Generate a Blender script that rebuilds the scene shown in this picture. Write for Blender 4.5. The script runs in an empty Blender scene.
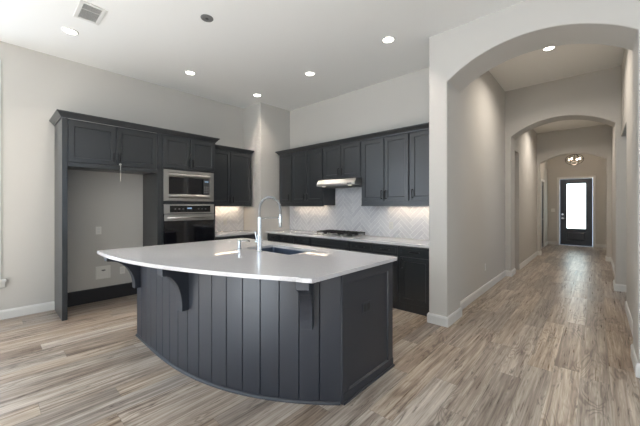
import bpy, bmesh, math, random
from mathutils import Vector, Matrix, noise
random.seed(7)
S = bpy.context.scene
COL = S.collection
PI = math.pi

# ------------------------------------------------------------ camera, world, exposure
YAW = math.radians(42.394)
cam_d = bpy.data.cameras.new('camera')
cam = bpy.data.objects.new('camera', cam_d); COL.objects.link(cam)
cam.location = (0, 0, 1.4045)
cam.rotation_euler = (PI/2, 0, YAW)
cam_d.sensor_width = 36.0
cam_d.lens = 36.0*302.1/640.0
cam_d.shift_y = -(213-206.6)/640.0
cam_d.clip_start = 0.05
S.camera = cam
S.view_settings.view_transform = 'Standard'
S.view_settings.look = 'None'
S.view_settings.gamma = 1.0
S.view_settings.use_curve_mapping = False
S.view_settings.exposure = 0.44
S.cycles.max_bounces = 10
S.cycles.diffuse_bounces = 6
S.cycles.glossy_bounces = 4
S.cycles.transparent_max_bounces = 8
S.cycles.caustics_reflective = False
S.cycles.caustics_refractive = False
S.cycles.sample_clamp_indirect = 4.0
S.cycles.use_denoising = True

W = bpy.data.worlds.new('world'); S.world = W; W.use_nodes = True
wb = W.node_tree.nodes['Background']
wb.inputs[0].default_value = (0.62, 0.78, 1.0, 1)
wb.inputs[1].default_value = 1.0

def area_light(name, loc, rot, sx, sy, power, color=(1, 1, 1), shape='RECTANGLE', spread=None):
    l = bpy.data.lights.new(name, 'AREA'); l.shape = shape; l.size = sx; l.size_y = sy
    l.energy = power; l.color = color
    if spread: l.spread = spread
    o = bpy.data.objects.new(name, l); COL.objects.link(o); o.location = loc; o.rotation_euler = rot
    return o

# daylight through the great-room windows (each just outside its pane)
DAY = (0.80, 0.90, 1.0)
WIN_BACK = [(-4.6, -3.0), (-2.7, -1.1), (-0.8, 0.8), (1.1, 2.7)]        # X ranges in the back wall; last window added for more bounce light
WIN_LEFT = [(-1.75, 0.035), (-4.5, -2.6)]                     # Y ranges in the left wall
WIN_RIGHT = [(-1.6, 0.0), (0.6, 2.2)]                       # Y ranges in the right wall
WZ0, WZ1 = 0.50, 3.16
P_BACK, P_LEFT, P_RIGHT = 24, (28, 125), 13
for i, (a, b) in enumerate(WIN_BACK):
    area_light('daylight_back', ((a+b)/2, -5.22, (WZ0+WZ1)/2), (PI/2, 0, 0), b-a, WZ1-WZ0, P_BACK, DAY)
for i, (a, b) in enumerate(WIN_LEFT):
    area_light('daylight_side', (-5.70, (a+b)/2, (WZ0+WZ1)/2), (PI/2, 0, -PI/2), b-a, WZ1-WZ0, P_LEFT[i], DAY)

for i, (a, b) in enumerate(WIN_RIGHT):
    area_light('daylight_right', (3.44, (a+b)/2, (WZ0+WZ1)/2), (PI/2, 0, PI/2), b-a, WZ1-WZ0, P_RIGHT, DAY)
sl = bpy.data.lights.new('sun', 'SUN'); sl.energy = 115.0; sl.angle = math.radians(0.6); sl.color = (0.80, 0.91, 1.0)
so = bpy.data.objects.new('sun', sl); COL.objects.link(so)
so.rotation_euler = Vector((-0.04, 1.0, -0.72)).to_track_quat('-Z', 'Y').to_euler()

# ------------------------------------------------------------ materials
def mat(name, color, rough=0.5, metal=0.0, spec=0.5, coat=0.0, emis=None, estr=0.0, bump=None, vary=None):
    m = bpy.data.materials.new(name); m.use_nodes = True
    nt = m.node_tree; b = nt.nodes['Principled BSDF']
    b.inputs['Base Color'].default_value = (*color, 1)
    b.inputs['Roughness'].default_value = rough
    b.inputs['Metallic'].default_value = metal
    b.inputs['Specular IOR Level'].default_value = spec
    b.inputs['Coat Weight'].default_value = coat
    if emis:
        b.inputs['Emission Color'].default_value = (*emis, 1); b.inputs['Emission Strength'].default_value = estr
    tc = nt.nodes.new('ShaderNodeTexCoord')
    if vary:      # (scale, amount): faint tonal mottling of the finish
        n = nt.nodes.new('ShaderNodeTexNoise'); n.inputs['Scale'].default_value = vary[0]; n.inputs['Detail'].default_value = 3
        nt.links.new(tc.outputs['Object'], n.inputs['Vector'])
        mx = nt.nodes.new('ShaderNodeMix'); mx.data_type = 'RGBA'
        mx.inputs[6].default_value = (*[c*(1-vary[1]) for c in color], 1)
        mx.inputs[7].default_value = (*[min(1, c*(1+vary[1])) for c in color], 1)
        nt.links.new(n.outputs['Fac'], mx.inputs[0]); nt.links.new(mx.outputs[2], b.inputs['Base Color'])
    if bump:      # (scale, strength)
        n = nt.nodes.new('ShaderNodeTexNoise'); n.inputs['Scale'].default_value = bump[0]; n.inputs['Detail'].default_value = 2
        nt.links.new(tc.outputs['Object'], n.inputs['Vector'])
        bp = nt.nodes.new('ShaderNodeBump'); bp.inputs['Strength'].default_value = bump[1]; bp.inputs['Distance'].default_value = 0.002
        nt.links.new(n.outputs['Fac'], bp.inputs['Height']); nt.links.new(bp.outputs[0], b.inputs['Normal'])
    return m

M_WALL = mat('wall_paint', (0.545, 0.53, 0.50), 0.85, spec=0.2, bump=(90, 0.12), vary=(1.2, 0.015))
M_CEIL = mat('ceiling_paint', (0.86, 0.865, 0.855), 0.9, spec=0.1, bump=(120, 0.12))
M_TRIM = mat('trim_paint', (0.69, 0.69, 0.67), 0.4)
M_CAB = mat('cabinet_paint', (0.028, 0.031, 0.034), 0.28, vary=(3, 0.04))
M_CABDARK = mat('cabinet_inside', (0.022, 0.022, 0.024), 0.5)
M_ISL = mat('island_paint', (0.027, 0.031, 0.041), 0.40, vary=(3, 0.04))
M_BLACK = mat('black_metal', (0.012, 0.012, 0.013), 0.35, metal=0.6)
M_BGLASS = mat('black_glass', (0.006, 0.006, 0.008), 0.06, spec=0.6)
M_IRON = mat('cast_iron', (0.02, 0.018, 0.017), 0.55, bump=(80, 0.2))
M_CHROME = mat('chrome', (0.80, 0.82, 0.84), 0.12, metal=1.0)
M_PLASTIC = mat('white_plastic', (0.75, 0.74, 0.70), 0.4)
M_DARKPL = mat('dark_plastic', (0.03, 0.03, 0.032), 0.4)
M_GRAYPL = mat('grey_plastic', (0.14, 0.14, 0.14), 0.6)
M_BRONZE = mat('bronze_metal', (0.035, 0.028, 0.022), 0.4, metal=0.8)
M_DOOR = mat('front_door_paint', (0.030, 0.036, 0.048), 0.35)
M_CAN = mat('can_light_lens', (0.9, 0.9, 0.9), 0.5, emis=(1.0, 0.95, 0.86), estr=9.0)
M_BULB = mat('lit_bulb', (1, 0.9, 0.8), 0.4, emis=(1.0, 0.82, 0.62), estr=10.0)
M_HOODLAMP = mat('hood_lamp_lens', (0.9, 0.88, 0.8), 0.3, emis=(1.0, 0.9, 0.75), estr=0.6)
M_LED = mat('led_strip', (1, 0.9, 0.8), 0.4, emis=(1.0, 0.82, 0.60), estr=2.5)
M_DISPLAY = mat('display_digits', (0.1, 0.15, 0.2), 0.4, emis=(0.45, 0.7, 1.0), estr=0.35)

def steel():
    m = mat('brushed_steel', (0.47, 0.455, 0.43), 0.36, metal=1.0)
    nt = m.node_tree; b = nt.nodes['Principled BSDF']
    tc = nt.nodes.new('ShaderNodeTexCoord'); mp = nt.nodes.new('ShaderNodeMapping')
    mp.inputs['Scale'].default_value = (2, 2, 260)
    n = nt.nodes.new('ShaderNodeTexNoise'); n.inputs['Scale'].default_value = 3
    r = nt.nodes.new('ShaderNodeMapRange'); r.inputs[3].default_value = 0.28; r.inputs[4].default_value = 0.44
    nt.links.new(tc.outputs['Object'], mp.inputs[0]); nt.links.new(mp.outputs[0], n.inputs['Vector'])
    nt.links.new(n.outputs['Fac'], r.inputs[0]); nt.links.new(r.outputs[0], b.inputs['Roughness'])
    return m
M_STEEL = steel()

def quartz():
    m = mat('quartz_top', (0.60, 0.57, 0.56), 0.045, spec=0.5)
    nt = m.node_tree; b = nt.nodes['Principled BSDF']
    tc = nt.nodes.new('ShaderNodeTexCoord')
    n = nt.nodes.new('ShaderNodeTexNoise'); n.inputs['Scale'].default_value = 160; n.inputs['Detail'].default_value = 2
    cr = nt.nodes.new('ShaderNodeValToRGB')
    cr.color_ramp.elements[0].position = 0.30; cr.color_ramp.elements[0].color = (0.46, 0.455, 0.47, 1)
    cr.color_ramp.elements[1].position = 0.52; cr.color_ramp.elements[1].color = (0.60, 0.595, 0.61, 1)
    nt.links.new(tc.outputs['Object'], n.inputs['Vector']); nt.links.new(n.outputs['Fac'], cr.inputs[0])
    nt.links.new(cr.outputs[0], b.inputs['Base Color'])
    return m
M_QUARTZ = quartz()

def glass_mat():
    m = bpy.data.materials.new('window_glass'); m.use_nodes = True
    nt = m.node_tree; nt.nodes.clear()
    o = nt.nodes.new('ShaderNodeOutputMaterial'); mx = nt.nodes.new('ShaderNodeMixShader')
    t = nt.nodes.new('ShaderNodeBsdfTransparent'); g = nt.nodes.new('ShaderNodeBsdfGlossy')
    g.inputs['Roughness'].default_value = 0.02; mx.inputs[0].default_value = 0.06
    nt.links.new(t.outputs[0], mx.inputs[1]); nt.links.new(g.outputs[0], mx.inputs[2]); nt.links.new(mx.outputs[0], o.inputs[0])
    return m
M_GLASS = glass_mat()

def frosted():
    m = mat('frosted_door_glass', (0.75, 0.8, 0.82), 0.5)
    nt = m.node_tree; b = nt.nodes['Principled BSDF']
    tc = nt.nodes.new('ShaderNodeTexCoord')
    w = nt.nodes.new('ShaderNodeTexWave'); w.bands_direction = 'Z'; w.inputs['Scale'].default_value = 3.4; w.inputs['Distortion'].default_value = 1.5
    cr = nt.nodes.new('ShaderNodeValToRGB')
    cr.color_ramp.elements[0].color = (0.66, 0.86, 0.88, 1); cr.color_ramp.elements[1].color = (0.86, 0.97, 1.0, 1)
    nt.links.new(tc.outputs['Object'], w.inputs['Vector']); nt.links.new(w.outputs['Fac'], cr.inputs[0])
    nt.links.new(cr.outputs[0], b.inputs['Emission Color']); b.inputs['Emission Strength'].default_value = DOOR_GLOW
    return m
DOOR_GLOW = 2.5  # emission stands in for daylight coming through the frosted pane
M_FROST = frosted()

def floor_mat():
    m = bpy.data.materials.new('wood_planks'); m.use_nodes = True
    nt = m.node_tree; N = nt.nodes; L = nt.links; b = N['Principled BSDF']
    def math_(op, a, b_=None, c=None):
        n = N.new('ShaderNodeMath'); n.operation = op
        for i, v in enumerate((a, b_, c)):
            if v is None: continue
            if isinstance(v, (int, float)): n.inputs[i].default_value = v
            else: L.new(v, n.inputs[i])
        return n.outputs[0]
    g = N.new('ShaderNodeNewGeometry'); sp = N.new('ShaderNodeSeparateXYZ'); L.new(g.outputs['Position'], sp.inputs[0])
    PW, PL = 0.178, 1.38
    xs = math_('DIVIDE', math_('ADD', sp.outputs[0], 20.03), PW)
    ix = math_('FLOOR', xs); fx = math_('FRACT', xs)
    wn = N.new('ShaderNodeTexWhiteNoise'); wn.noise_dimensions = '1D'; L.new(ix, wn.inputs['W'])
    ys = math_('ADD', math_('DIVIDE', math_('ADD', sp.outputs[1], 20), PL), wn.outputs['Value'])
    iy = math_('FLOOR', ys); fy = math_('FRACT', ys)
    cv = N.new('ShaderNodeCombineXYZ'); L.new(ix, cv.inputs[0]); L.new(iy, cv.inputs[1])
    w2 = N.new('ShaderNodeTexWhiteNoise'); w2.noise_dimensions = '2D'; L.new(cv.outputs[0], w2.inputs['Vector'])
    pid = w2.outputs['Value']
    # seams
    dx = math_('MINIMUM', fx, math_('SUBTRACT', 1, fx)); dy = math_('MINIMUM', fy, math_('SUBTRACT', 1, fy))
    sx = math_('LESS_THAN', dx, 0.007); sy = math_('LESS_THAN', dy, 0.0010)
    seam = math_('MAXIMUM', sx, sy)
    # grain, shifted per plank
    off = math_('MULTIPLY', pid, 37.0)
    def grain(kx, ky, detail, dist, extra=0.0, rough=0.6):
        c = N.new('ShaderNodeCombineXYZ')
        L.new(math_('MULTIPLY', sp.outputs[0], kx), c.inputs[0]); L.new(math_('MULTIPLY', sp.outputs[1], ky), c.inputs[1]); L.new(math_('ADD', off, extra), c.inputs[2])
        n = N.new('ShaderNodeTexNoise'); n.inputs['Scale'].default_value = 1; n.inputs['Detail'].default_value = detail
        n.inputs['Roughness'].default_value = rough; n.inputs['Distortion'].default_value = dist
        L.new(c.outputs[0], n.inputs['Vector']); return n.outputs['Fac']
    g1 = grain(24, 0.9, 6, 0.8, 0.0, 0.68)
    g2 = grain(75, 2.2, 3, 0.2, 5.0)
    g3 = grain(9, 0.9, 3, 1.5, 11.0)
    gk = grain(20, 2.0, 5, 1.3, 23.0, 0.72)
    cr = N.new('ShaderNodeValToRGB'); e = cr.color_ramp.elements
    e[0].position = 0.36; e[0].color = (0.120, 0.078, 0.050, 1)
    e[1].position = 0.66; e[1].color = (0.58, 0.50, 0.405, 1)
    k = e.new(0.49); k.color = (0.285, 0.212, 0.152, 1)
    f = math_('ADD', math_('MULTIPLY', g1, 0.52), math_('ADD', math_('MULTIPLY', g2, 0.26), math_('MULTIPLY', g3, 0.22)))
    f = math_('ADD', f, math_('MULTIPLY', math_('SUBTRACT', pid, 0.5), 0.13))
    # cathedral figure: contour lines of a smooth field, only where a second field allows
    cc = N.new('ShaderNodeCombineXYZ'); L.new(math_('MULTIPLY', sp.outputs[0], 5.5), cc.inputs[0]); L.new(math_('MULTIPLY', sp.outputs[1], 0.95), cc.inputs[1]); L.new(off, cc.inputs[2])
    cn = N.new('ShaderNodeTexNoise'); cn.inputs['Scale'].default_value = 1; cn.inputs['Detail'].default_value = 2.5; cn.inputs['Roughness'].default_value = 0.55; cn.inputs['Distortion'].default_value = 0.4
    L.new(cc.outputs[0], cn.inputs['Vector'])
    ln_ = math_('POWER', math_('ABSOLUTE', math_('SINE', math_('MULTIPLY', cn.outputs['Fac'], 62.0))), 5.0)
    mk = N.new('ShaderNodeMapRange'); mk.inputs[1].default_value = 0.54; mk.inputs[2].default_value = 0.64; mk.inputs[3].default_value = 0.0; mk.inputs[4].default_value = 0.11
    L.new(grain(3.0, 1.1, 2, 0.3, 41.0), mk.inputs[0])
    f = math_('SUBTRACT', f, math_('MULTIPLY', ln_, mk.outputs[0]))
    L.new(f, cr.inputs[0])
    # dark mineral streaks and knots
    kn = N.new('ShaderNodeMapRange'); kn.inputs[1].default_value = 0.56; kn.inputs[2].default_value = 0.66; kn.inputs[3].default_value = 0; kn.inputs[4].default_value = 0.8
    L.new(gk, kn.inputs[0])
    mx = N.new('ShaderNodeMix'); mx.data_type = 'RGBA'; L.new(kn.outputs[0], mx.inputs[0]); L.new(cr.outputs[0], mx.inputs[6]); mx.inputs[7].default_value = (0.075, 0.05, 0.035, 1)
    mx2 = N.new('ShaderNodeMix'); mx2.data_type = 'RGBA'; L.new(math_('MULTIPLY', seam, 0.45), mx2.inputs[0]); L.new(mx.outputs[2], mx2.inputs[6]); mx2.inputs[7].default_value = (0.05, 0.038, 0.028, 1)
    # slight hue shift per plank: greyer or browner
    hs = N.new('ShaderNodeHueSaturation')
    w3 = N.new('ShaderNodeTexWhiteNoise'); w3.noise_dimensions = '2D'
    c3 = N.new('ShaderNodeCombineXYZ'); L.new(math_('ADD', ix, 91.0), c3.inputs[0]); L.new(iy, c3.inputs[1]); L.new(c3.outputs[0], w3.inputs['Vector'])
    L.new(math_('ADD', math_('MULTIPLY', w3.outputs['Value'], 0.40), 0.54), hs.inputs['Saturation']); L.new(mx2.outputs[2], hs.inputs['Color'])
    L.new(hs.outputs[0], b.inputs['Base Color'])
    rr = N.new('ShaderNodeMapRange'); rr.inputs[3].default_value = 0.22; rr.inputs[4].default_value = 0.38; L.new(g2, rr.inputs[0]); L.new(rr.outputs[0], b.inputs['Roughness'])
    b.inputs['Specular IOR Level'].default_value = 0.5
    bp = N.new('ShaderNodeBump'); bp.inputs['Strength'].default_value = 0.35; bp.inputs['Distance'].default_value = 0.002
    L.new(math_('SUBTRACT', math_('MULTIPLY', g2, 0.5), seam), bp.inputs['Height']); L.new(bp.outputs[0], b.inputs['Normal'])
    return m
M_FLOOR = floor_mat()

def tile_mat():
    m = bpy.data.materials.new('marble_tile'); m.use_nodes = True
    nt = m.node_tree; N = nt.nodes; L = nt.links; b = N['Principled BSDF']
    at = N.new('ShaderNodeAttribute'); at.attribute_name = 'tone'
    tc = N.new('ShaderNodeTexCoord')
    n = N.new('ShaderNodeTexNoise'); n.inputs['Scale'].default_value = 9; n.inputs['Detail'].default_value = 4; n.inputs['Distortion'].default_value = 1
    L.new(tc.outputs['Object'], n.inputs['Vector'])
    mr = N.new('ShaderNodeMapRange'); mr.inputs[1].default_value = 0.3; mr.inputs[2].default_value = 0.7; mr.inputs[3].default_value = -0.25; mr.inputs[4].default_value = 0.25
    L.new(n.outputs['Fac'], mr.inputs[0])
    ad = N.new('ShaderNodeMath'); ad.operation = 'ADD'; L.new(at.outputs['Fac'], ad.inputs[0]); L.new(mr.outputs[0], ad.inputs[1])
    cr = N.new('ShaderNodeValToRGB')
    cr.color_ramp.elements[0].color = (0.65, 0.645, 0.665, 1); cr.color_ramp.elements[1].color = (0.75, 0.745, 0.755, 1)
    L.new(ad.outputs[0], cr.inputs[0]); L.new(cr.outputs[0], b.inputs['Base Color'])
    b.inputs['Roughness'].default_value = 0.28
    return m
M_TILE = tile_mat()
M_GROUT = mat('grout', (0.93, 0.93, 0.92), 0.9)

# ------------------------------------------------------------ helpers
def obj(name, bm, m, parent=None, bevel=0.0, smooth=False, seg=2):
    bmesh.ops.recalc_face_normals(bm, faces=bm.faces[:])
    me = bpy.data.meshes.new(name); 
    if parent is not None:
        p = parent; off = Vector()
        while p is not None: off += p.location; p = p.parent
        bmesh.ops.translate(bm, verts=bm.verts, vec=-off)
    bm.to_mesh(me); bm.free()
    if smooth:
        for p in me.polygons: p.use_smooth = True
    o = bpy.data.objects.new(name, me); COL.objects.link(o)
    if m is not None: me.materials.append(m)
    if parent is not None: o.parent = parent
    if bevel:
        md = o.modifiers.new('bevel', 'BEVEL'); md.width = bevel; md.segments = seg; md.limit_method = 'ANGLE'; md.angle_limit = math.radians(40)
    return o

def origin(o, loc):          # move the origin of a parentless mesh to its base without moving the mesh
    loc = Vector(loc); o.data.transform(Matrix.Translation(-loc)); o.location = loc; return o

def thing(name, label, cat, loc=(0, 0, 0), group=None):
    o = bpy.data.objects.new(name, None); o.empty_display_size = 0.1; COL.objects.link(o)
    o.location = loc; return tag(o, label, cat, group)

def tag(o, label, cat, group=None):
    o['label'] = label; o['category'] = cat
    if group: o['group'] = group
    return o

def struct(name, bm, m, bevel=0.0, smooth=False):
    o = obj(name, bm, m, None, bevel, smooth); o['kind'] = 'structure'; return o

def box(bm, x0, x1, y0, y1, z0, z1):
    v = [bm.verts.new((x, y, z)) for x in (x0, x1) for y in (y0, y1) for z in (z0, z1)]
    for f in ((0, 1, 3, 2), (4, 6, 7, 5), (0, 4, 5, 1), (2, 3, 7, 6), (0, 2, 6, 4), (1, 5, 7, 3)):
        bm.faces.new([v[i] for i in f])
    return bm

def bx(*a):
    bm = bmesh.new(); return box(bm, *a)

def prism(bm, pts, f0, f1):
    """pts: 2-D outline; f0/f1 map an outline point to 3-D at either end"""
    a = [bm.verts.new(f0(*p)) for p in pts]; b = [bm.verts.new(f1(*p)) for p in pts]; n = len(pts)
    for i in range(n): bm.faces.new((a[i], a[(i+1) % n], b[(i+1) % n], b[i]))
    bm.faces.new(a[::-1]); bm.faces.new(b)
    return bm

def tube(bm, pts, r, seg=12, cap=True):
    pts = [Vector(p) for p in pts]; rings = []
    t0 = (pts[1]-pts[0]).normalized()
    up = Vector((0, 0, 1)) if abs(t0.z) < 0.9 else Vector((1, 0, 0))
    n = t0.cross(up).normalized()
    for i, p in enumerate(pts):
        t = ((pts[min(i+1, len(pts)-1)]-pts[max(i-1, 0)])).normalized()
        n = (n - t*n.dot(t)).normalized(); b = t.cross(n)
        rr = r[i] if isinstance(r, (list, tuple)) else r
        rings.append([bm.verts.new(p + n*math.cos(2*PI*k/seg)*rr + b*math.sin(2*PI*k/seg)*rr) for k in range(seg)])
    for a, c in zip(rings, rings[1:]):
        for k in range(seg): bm.faces.new((a[k], a[(k+1) % seg], c[(k+1) % seg], c[k]))
    if cap: bm.faces.new(rings[0][::-1]); bm.faces.new(rings[-1])
    return bm

def lathe(bm, prof, seg=24, c=(0, 0, 0)):
    rings = []
    for r, z in prof:
        rings.append([bm.verts.new((c[0]+r*math.cos(2*PI*k/seg), c[1]+r*math.sin(2*PI*k/seg), c[2]+z)) for k in range(seg)])
    for a, b in zip(rings, rings[1:]):
        for k in range(seg): bm.faces.new((a[k], a[(k+1) % seg], b[(k+1) % seg], b[k]))
    bm.faces.new(rings[0][::-1]); bm.faces.new(rings[-1])
    return bm

# frames of reference: u along the wall, w out of the wall, z up
def FY(y):  return lambda u, w, z: (u, y-w, z)          # faces -Y
def FX(x):  return lambda u, w, z: (x+w, u, z)          # faces +X
def FXN(x): return lambda u, w, z: (x-w, u, z)          # faces -X
def FYP(y): return lambda u, w, z: (u, y+w, z)          # faces +Y

def fbox(bm, F, u0, u1, w0, w1, z0, z1):
    v = [bm.verts.new(F(u, w, z)) for u in (u0, u1) for w in (w0, w1) for z in (z0, z1)]
    for f in ((0, 1, 3, 2), (4, 6, 7, 5), (0, 4, 5, 1), (2, 3, 7, 6), (0, 2, 6, 4), (1, 5, 7, 3)):
        bm.faces.new([v[i] for i in f])
    return bm

def fb(F, *a):
    bm = bmesh.new(); return fbox(bm, F, *a)

def shaker(F, u0, u1, z0, z1, t=0.02, rail=0.057, rec=0.010, w0=0.0, slope=0.006):
    bm = bmesh.new()
    def ring(i, w): return [bm.verts.new(F(u, w, z)) for u, z in ((u0+i, z0+i), (u1-i, z0+i), (u1-i, z1-i), (u0+i, z1-i))]
    e = 0.002
    rs = [ring(0, w0), ring(0, w0+t-e), ring(e, w0+t), ring(rail, w0+t), ring(rail+slope, w0+t-rec)]
    for a, b in zip(rs, rs[1:]):
        for k in range(4): bm.faces.new((a[k], a[(k+1) % 4], b[(k+1) % 4], b[k]))
    bm.faces.new(rs[0][::-1]); bm.faces.new(rs[-1])
    return bm

def pull(F, u, w, z, length=0.14, vertical=True, r=0.007, stand=0.034):
    bm = bmesh.new(); h = length/2
    def P(a, b): return F(u, w+b, z+a) if vertical else F(u+a, w+b, z)
    tube(bm, [P(-h+0.012, -0.001), P(-h+0.012, stand*0.8), P(-h+0.018, stand), P(h-0.018, stand), P(h-0.012, stand*0.8), P(h-0.012, -0.001)], r, 8)
    return bm

def molding(bm, path, prof, side=1):
    """sweep prof (w outward, z) along an open 2-D path with mitred corners; outward is to the right of travel for side=1"""
    P = [Vector(p) for p in path]; rings = []
    for i, p in enumerate(P):
        ns = []
        if i > 0: d = (p-P[i-1]).normalized(); ns.append(Vector((d.y, -d.x))*side)
        if i < len(P)-1: d = (P[i+1]-p).normalized(); ns.append(Vector((d.y, -d.x))*side)
        n = sum(ns, Vector((0, 0)))/len(ns)
        n = n/max(1e-6, n.dot(ns[0]))
        rings.append([bm.verts.new((p.x+n.x*w, p.y+n.y*w, z)) for w, z in prof])
    k = len(prof)
    for a, b in zip(rings, rings[1:]):
        for j in range(k): bm.faces.new((a[j], a[(j+1) % k], b[(j+1) % k], b[j]))
    bm.faces.new(rings[0]); bm.faces.new(rings[-1][::-1])
    return bm

BASEP = [(0.0, 0.0), (0.016, 0.0), (0.016, 0.092), (0.011, 0.106), (0.007, 0.114), (0.0, 0.116)]
def base(name, path, side=1):
    return struct(name, molding(bmesh.new(), path, BASEP, side), M_TRIM)

# ------------------------------------------------------------ dimensions
XL = -5.46          # left wall
XK = -4.87          # right face of the corner chase
YC = 3.60           # near face of the chase
YW = 4.37           # range wall
ZC = 3.46           # kitchen ceiling
YA, YB = 3.605, 4.08   # arch wall
XP_ = -1.50         # kitchen face of the wall between kitchen and hall
XH = -1.36          # hall face of the same wall
YD, YD2 = 7.06, 7.45   # second arch wall
YE, YE2 = 10.70, 10.95 # third arch wall
YF_ = 14.16         # front door wall
XR, YR = 3.2, -5.0  # great room: right wall, back wall

# ------------------------------------------------------------ floor and ceilings
struct('floor', bx(XL-0.15, XR+0.15, YR-0.15, YF_+0.15, -0.1, 0.0), M_FLOOR)
bm = bmesh.new()
box(bm, XL-0.15, XR+0.15, YR-0.15, YA, ZC, ZC+0.12)
box(bm, XL-0.15, XP_, YA, YW+0.1, ZC, ZC+0.12)
struct('ceiling', bm, M_CEIL)
M_CEILH = mat('hall_ceiling_paint', (0.85, 0.835, 0.80), 0.9, spec=0.1, bump=(120, 0.12))
ZH1, ZH2, ZH3 = 3.74, 3.52, 3.62
struct('ceiling_hall', bx(XH-0.14, XR, YB, YD, ZH1, ZH1+0.1), M_CEILH)
struct('ceiling_gallery', bx(-2.9, 1.5, YD2, YE, ZH2, ZH2+0.1), M_CEILH)
struct('ceiling_foyer', bx(-2.6, 1.2, YE2, YF_, ZH3, ZH3+0.1), M_CEILH)

# ------------------------------------------------------------ walls
def wall_openings(name, F, u0, u1, ztop, t, holes, m=M_WALL):
    """wall slab from u0..u1 with rectangular holes (u0,u1,z0,z1)"""
    bm = bmesh.new()
    us = sorted({u0, u1, *[h[0] for h in holes], *[h[1] for h in holes]}); zs = sorted({0.0, ztop, *[h[2] for h in holes], *[h[3] for h in holes]})
    def solid(i, j):
        if not (0 <= i < len(us)-1 and 0 <= j < len(zs)-1): return False
        u = (us[i]+us[i+1])/2; z = (zs[j]+zs[j+1])/2
        return not any(h[0] < u < h[1] and h[2] < z < h[3] for h in holes)
    V = {}
    def v(i, j, w):
        if (i, j, w) not in V: V[(i, j, w)] = bm.verts.new(F(us[i], -t if w else 0.0, zs[j]))
        return V[(i, j, w)]
    for i in range(len(us)-1):
        for j in range(len(zs)-1):
            if not solid(i, j): continue
            for w in (0, 1): bm.faces.new((v(i, j, w), v(i+1, j, w), v(i+1, j+1, w), v(i, j+1, w)))
            if not solid(i-1, j): bm.faces.new((v(i, j, 0), v(i, j+1, 0), v(i, j+1, 1), v(i, j, 1)))
            if not solid(i+1, j): bm.faces.new((v(i+1, j, 0), v(i+1, j+1, 0), v(i+1, j+1, 1), v(i+1, j, 1)))
            if not solid(i, j-1): bm.faces.new((v(i, j, 0), v(i+1, j, 0), v(i+1, j, 1), v(i, j, 1)))
            if not solid(i, j+1): bm.faces.new((v(i, j+1, 0), v(i+1, j+1, 0), v(i+1, j+1, 1), v(i, j+1, 1)))
    return struct(name, bm, m)

wall_openings('wall_left', FX(XL), YR, YW+0.1, ZC, 0.14, [(a, b, WZ0, WZ1) for a, b in WIN_LEFT])
wall_openings('wall_back', FYP(YR), XL, XR, ZC, 0.14, [(a, b, WZ0, WZ1) for a, b in WIN_BACK])
M_DIMWALL = mat('bounce_dimming_paint', (0.16, 0.155, 0.15), 0.85, spec=0.2)  # unseen right wall darkened to cut light bounced onto the tall cabinets
wall_openings('wall_right', FXN(XR), YR, YA, ZC, 0.14, [(a, b, WZ0, WZ1) for a, b in WIN_RIGHT], M_DIMWALL)
struct('wall_range', bx(XL, XP_, YW, YW+0.12, 0, ZC), M_WALL)
struct('wall_corner', bx(XL, XK, YC, YW, 0, ZC), M_WALL)
struct('wall_hall_left', bx(XP_, XH, YB, YD, 0, 3.85), M_WALL)

def arch_wall(name, x0, x1, y0, y1, ztop, a, b, spring, apex, seg=28):
    """wall with a segmental arch; y0..y1 thickness"""
    c = (a+b)/2; h = (b-a)/2; r = apex-spring; R = (h*h+r*r)/(2*r); zc = apex-R
    pts = []
    t0 = math.asin(h/R)
    for i in range(seg+1):
        t = -t0 + 2*t0*i/seg
        pts.append((c+R*math.sin(t), zc+R*math.cos(t)))
    bm = bmesh.new()
    A = {}
    for k, y in enumerate((y0, y1)):
        # left pier, right pier, strips above the curve
        lo = [bm.verts.new((x, y, z)) for x, z in pts]; hi = [bm.verts.new((x, y, ztop)) for x, z in pts]
        lp = [bm.verts.new(p) for p in ((x0, y, 0), (a, y, 0), (x0, y, spring), (x0, y, ztop))]
        rp = [bm.verts.new(p) for p in ((x1, y, 0), (b, y, 0), (x1, y, spring), (x1, y, ztop))]
        bm.faces.new((lp[0], lp[1], lo[0], lp[2])); bm.faces.new((lp[2], lo[0], hi[0], lp[3]))
        bm.faces.new((rp[0], rp[1], lo[-1], rp[2])); bm.faces.new((rp[2], lo[-1], hi[-1], rp[3]))
        for i in range(seg): bm.faces.new((lo[i], lo[i+1], hi[i+1], hi[i]))
        A[k] = (lo, hi, lp, rp)
    (l0, h0, p0, r0), (l1, h1, p1, r1) = A[0], A[1]
    for i in range(seg):
        bm.faces.new((l0[i], l0[i+1], l1[i+1], l1[i])); bm.faces.new((h0[i], h0[i+1], h1[i+1], h1[i]))
    for q0, q1, L0, L1, H0, H1 in ((p0, p1, l0[0], l1[0], h0[0], h1[0]), (r0, r1, l0[-1], l1[-1], h0[-1], h1[-1])):
        bm.faces.new((q0[0], q0[2], q1[2], q1[0])); bm.faces.new((q0[2], q0[3], q1[3], q1[2]))
        bm.faces.new((q0[1], L0, L1, q1[1])); bm.faces.new((q0[0], q0[1], q1[1], q1[0])); bm.faces.new((q0[3], H0, H1, q1[3]))
    return struct(name, bm, M_WALL, bevel=0.012)

arch_wall('wall_arch', XP_, XR, YA, YB, 3.86, -1.282, 0.258, 2.865, 3.130)
XG = -1.26          # gallery left wall
arch_wall('wall_hall_arch', XP_, XR, YD, YD2, 3.86, -1.258, 0.243, 2.80, 3.062)
arch_wall('wall_foyer_arch', -1.40, 1.20, YE, YE2, 3.66, -1.19, 0.205, 2.65, 2.865)

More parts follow.
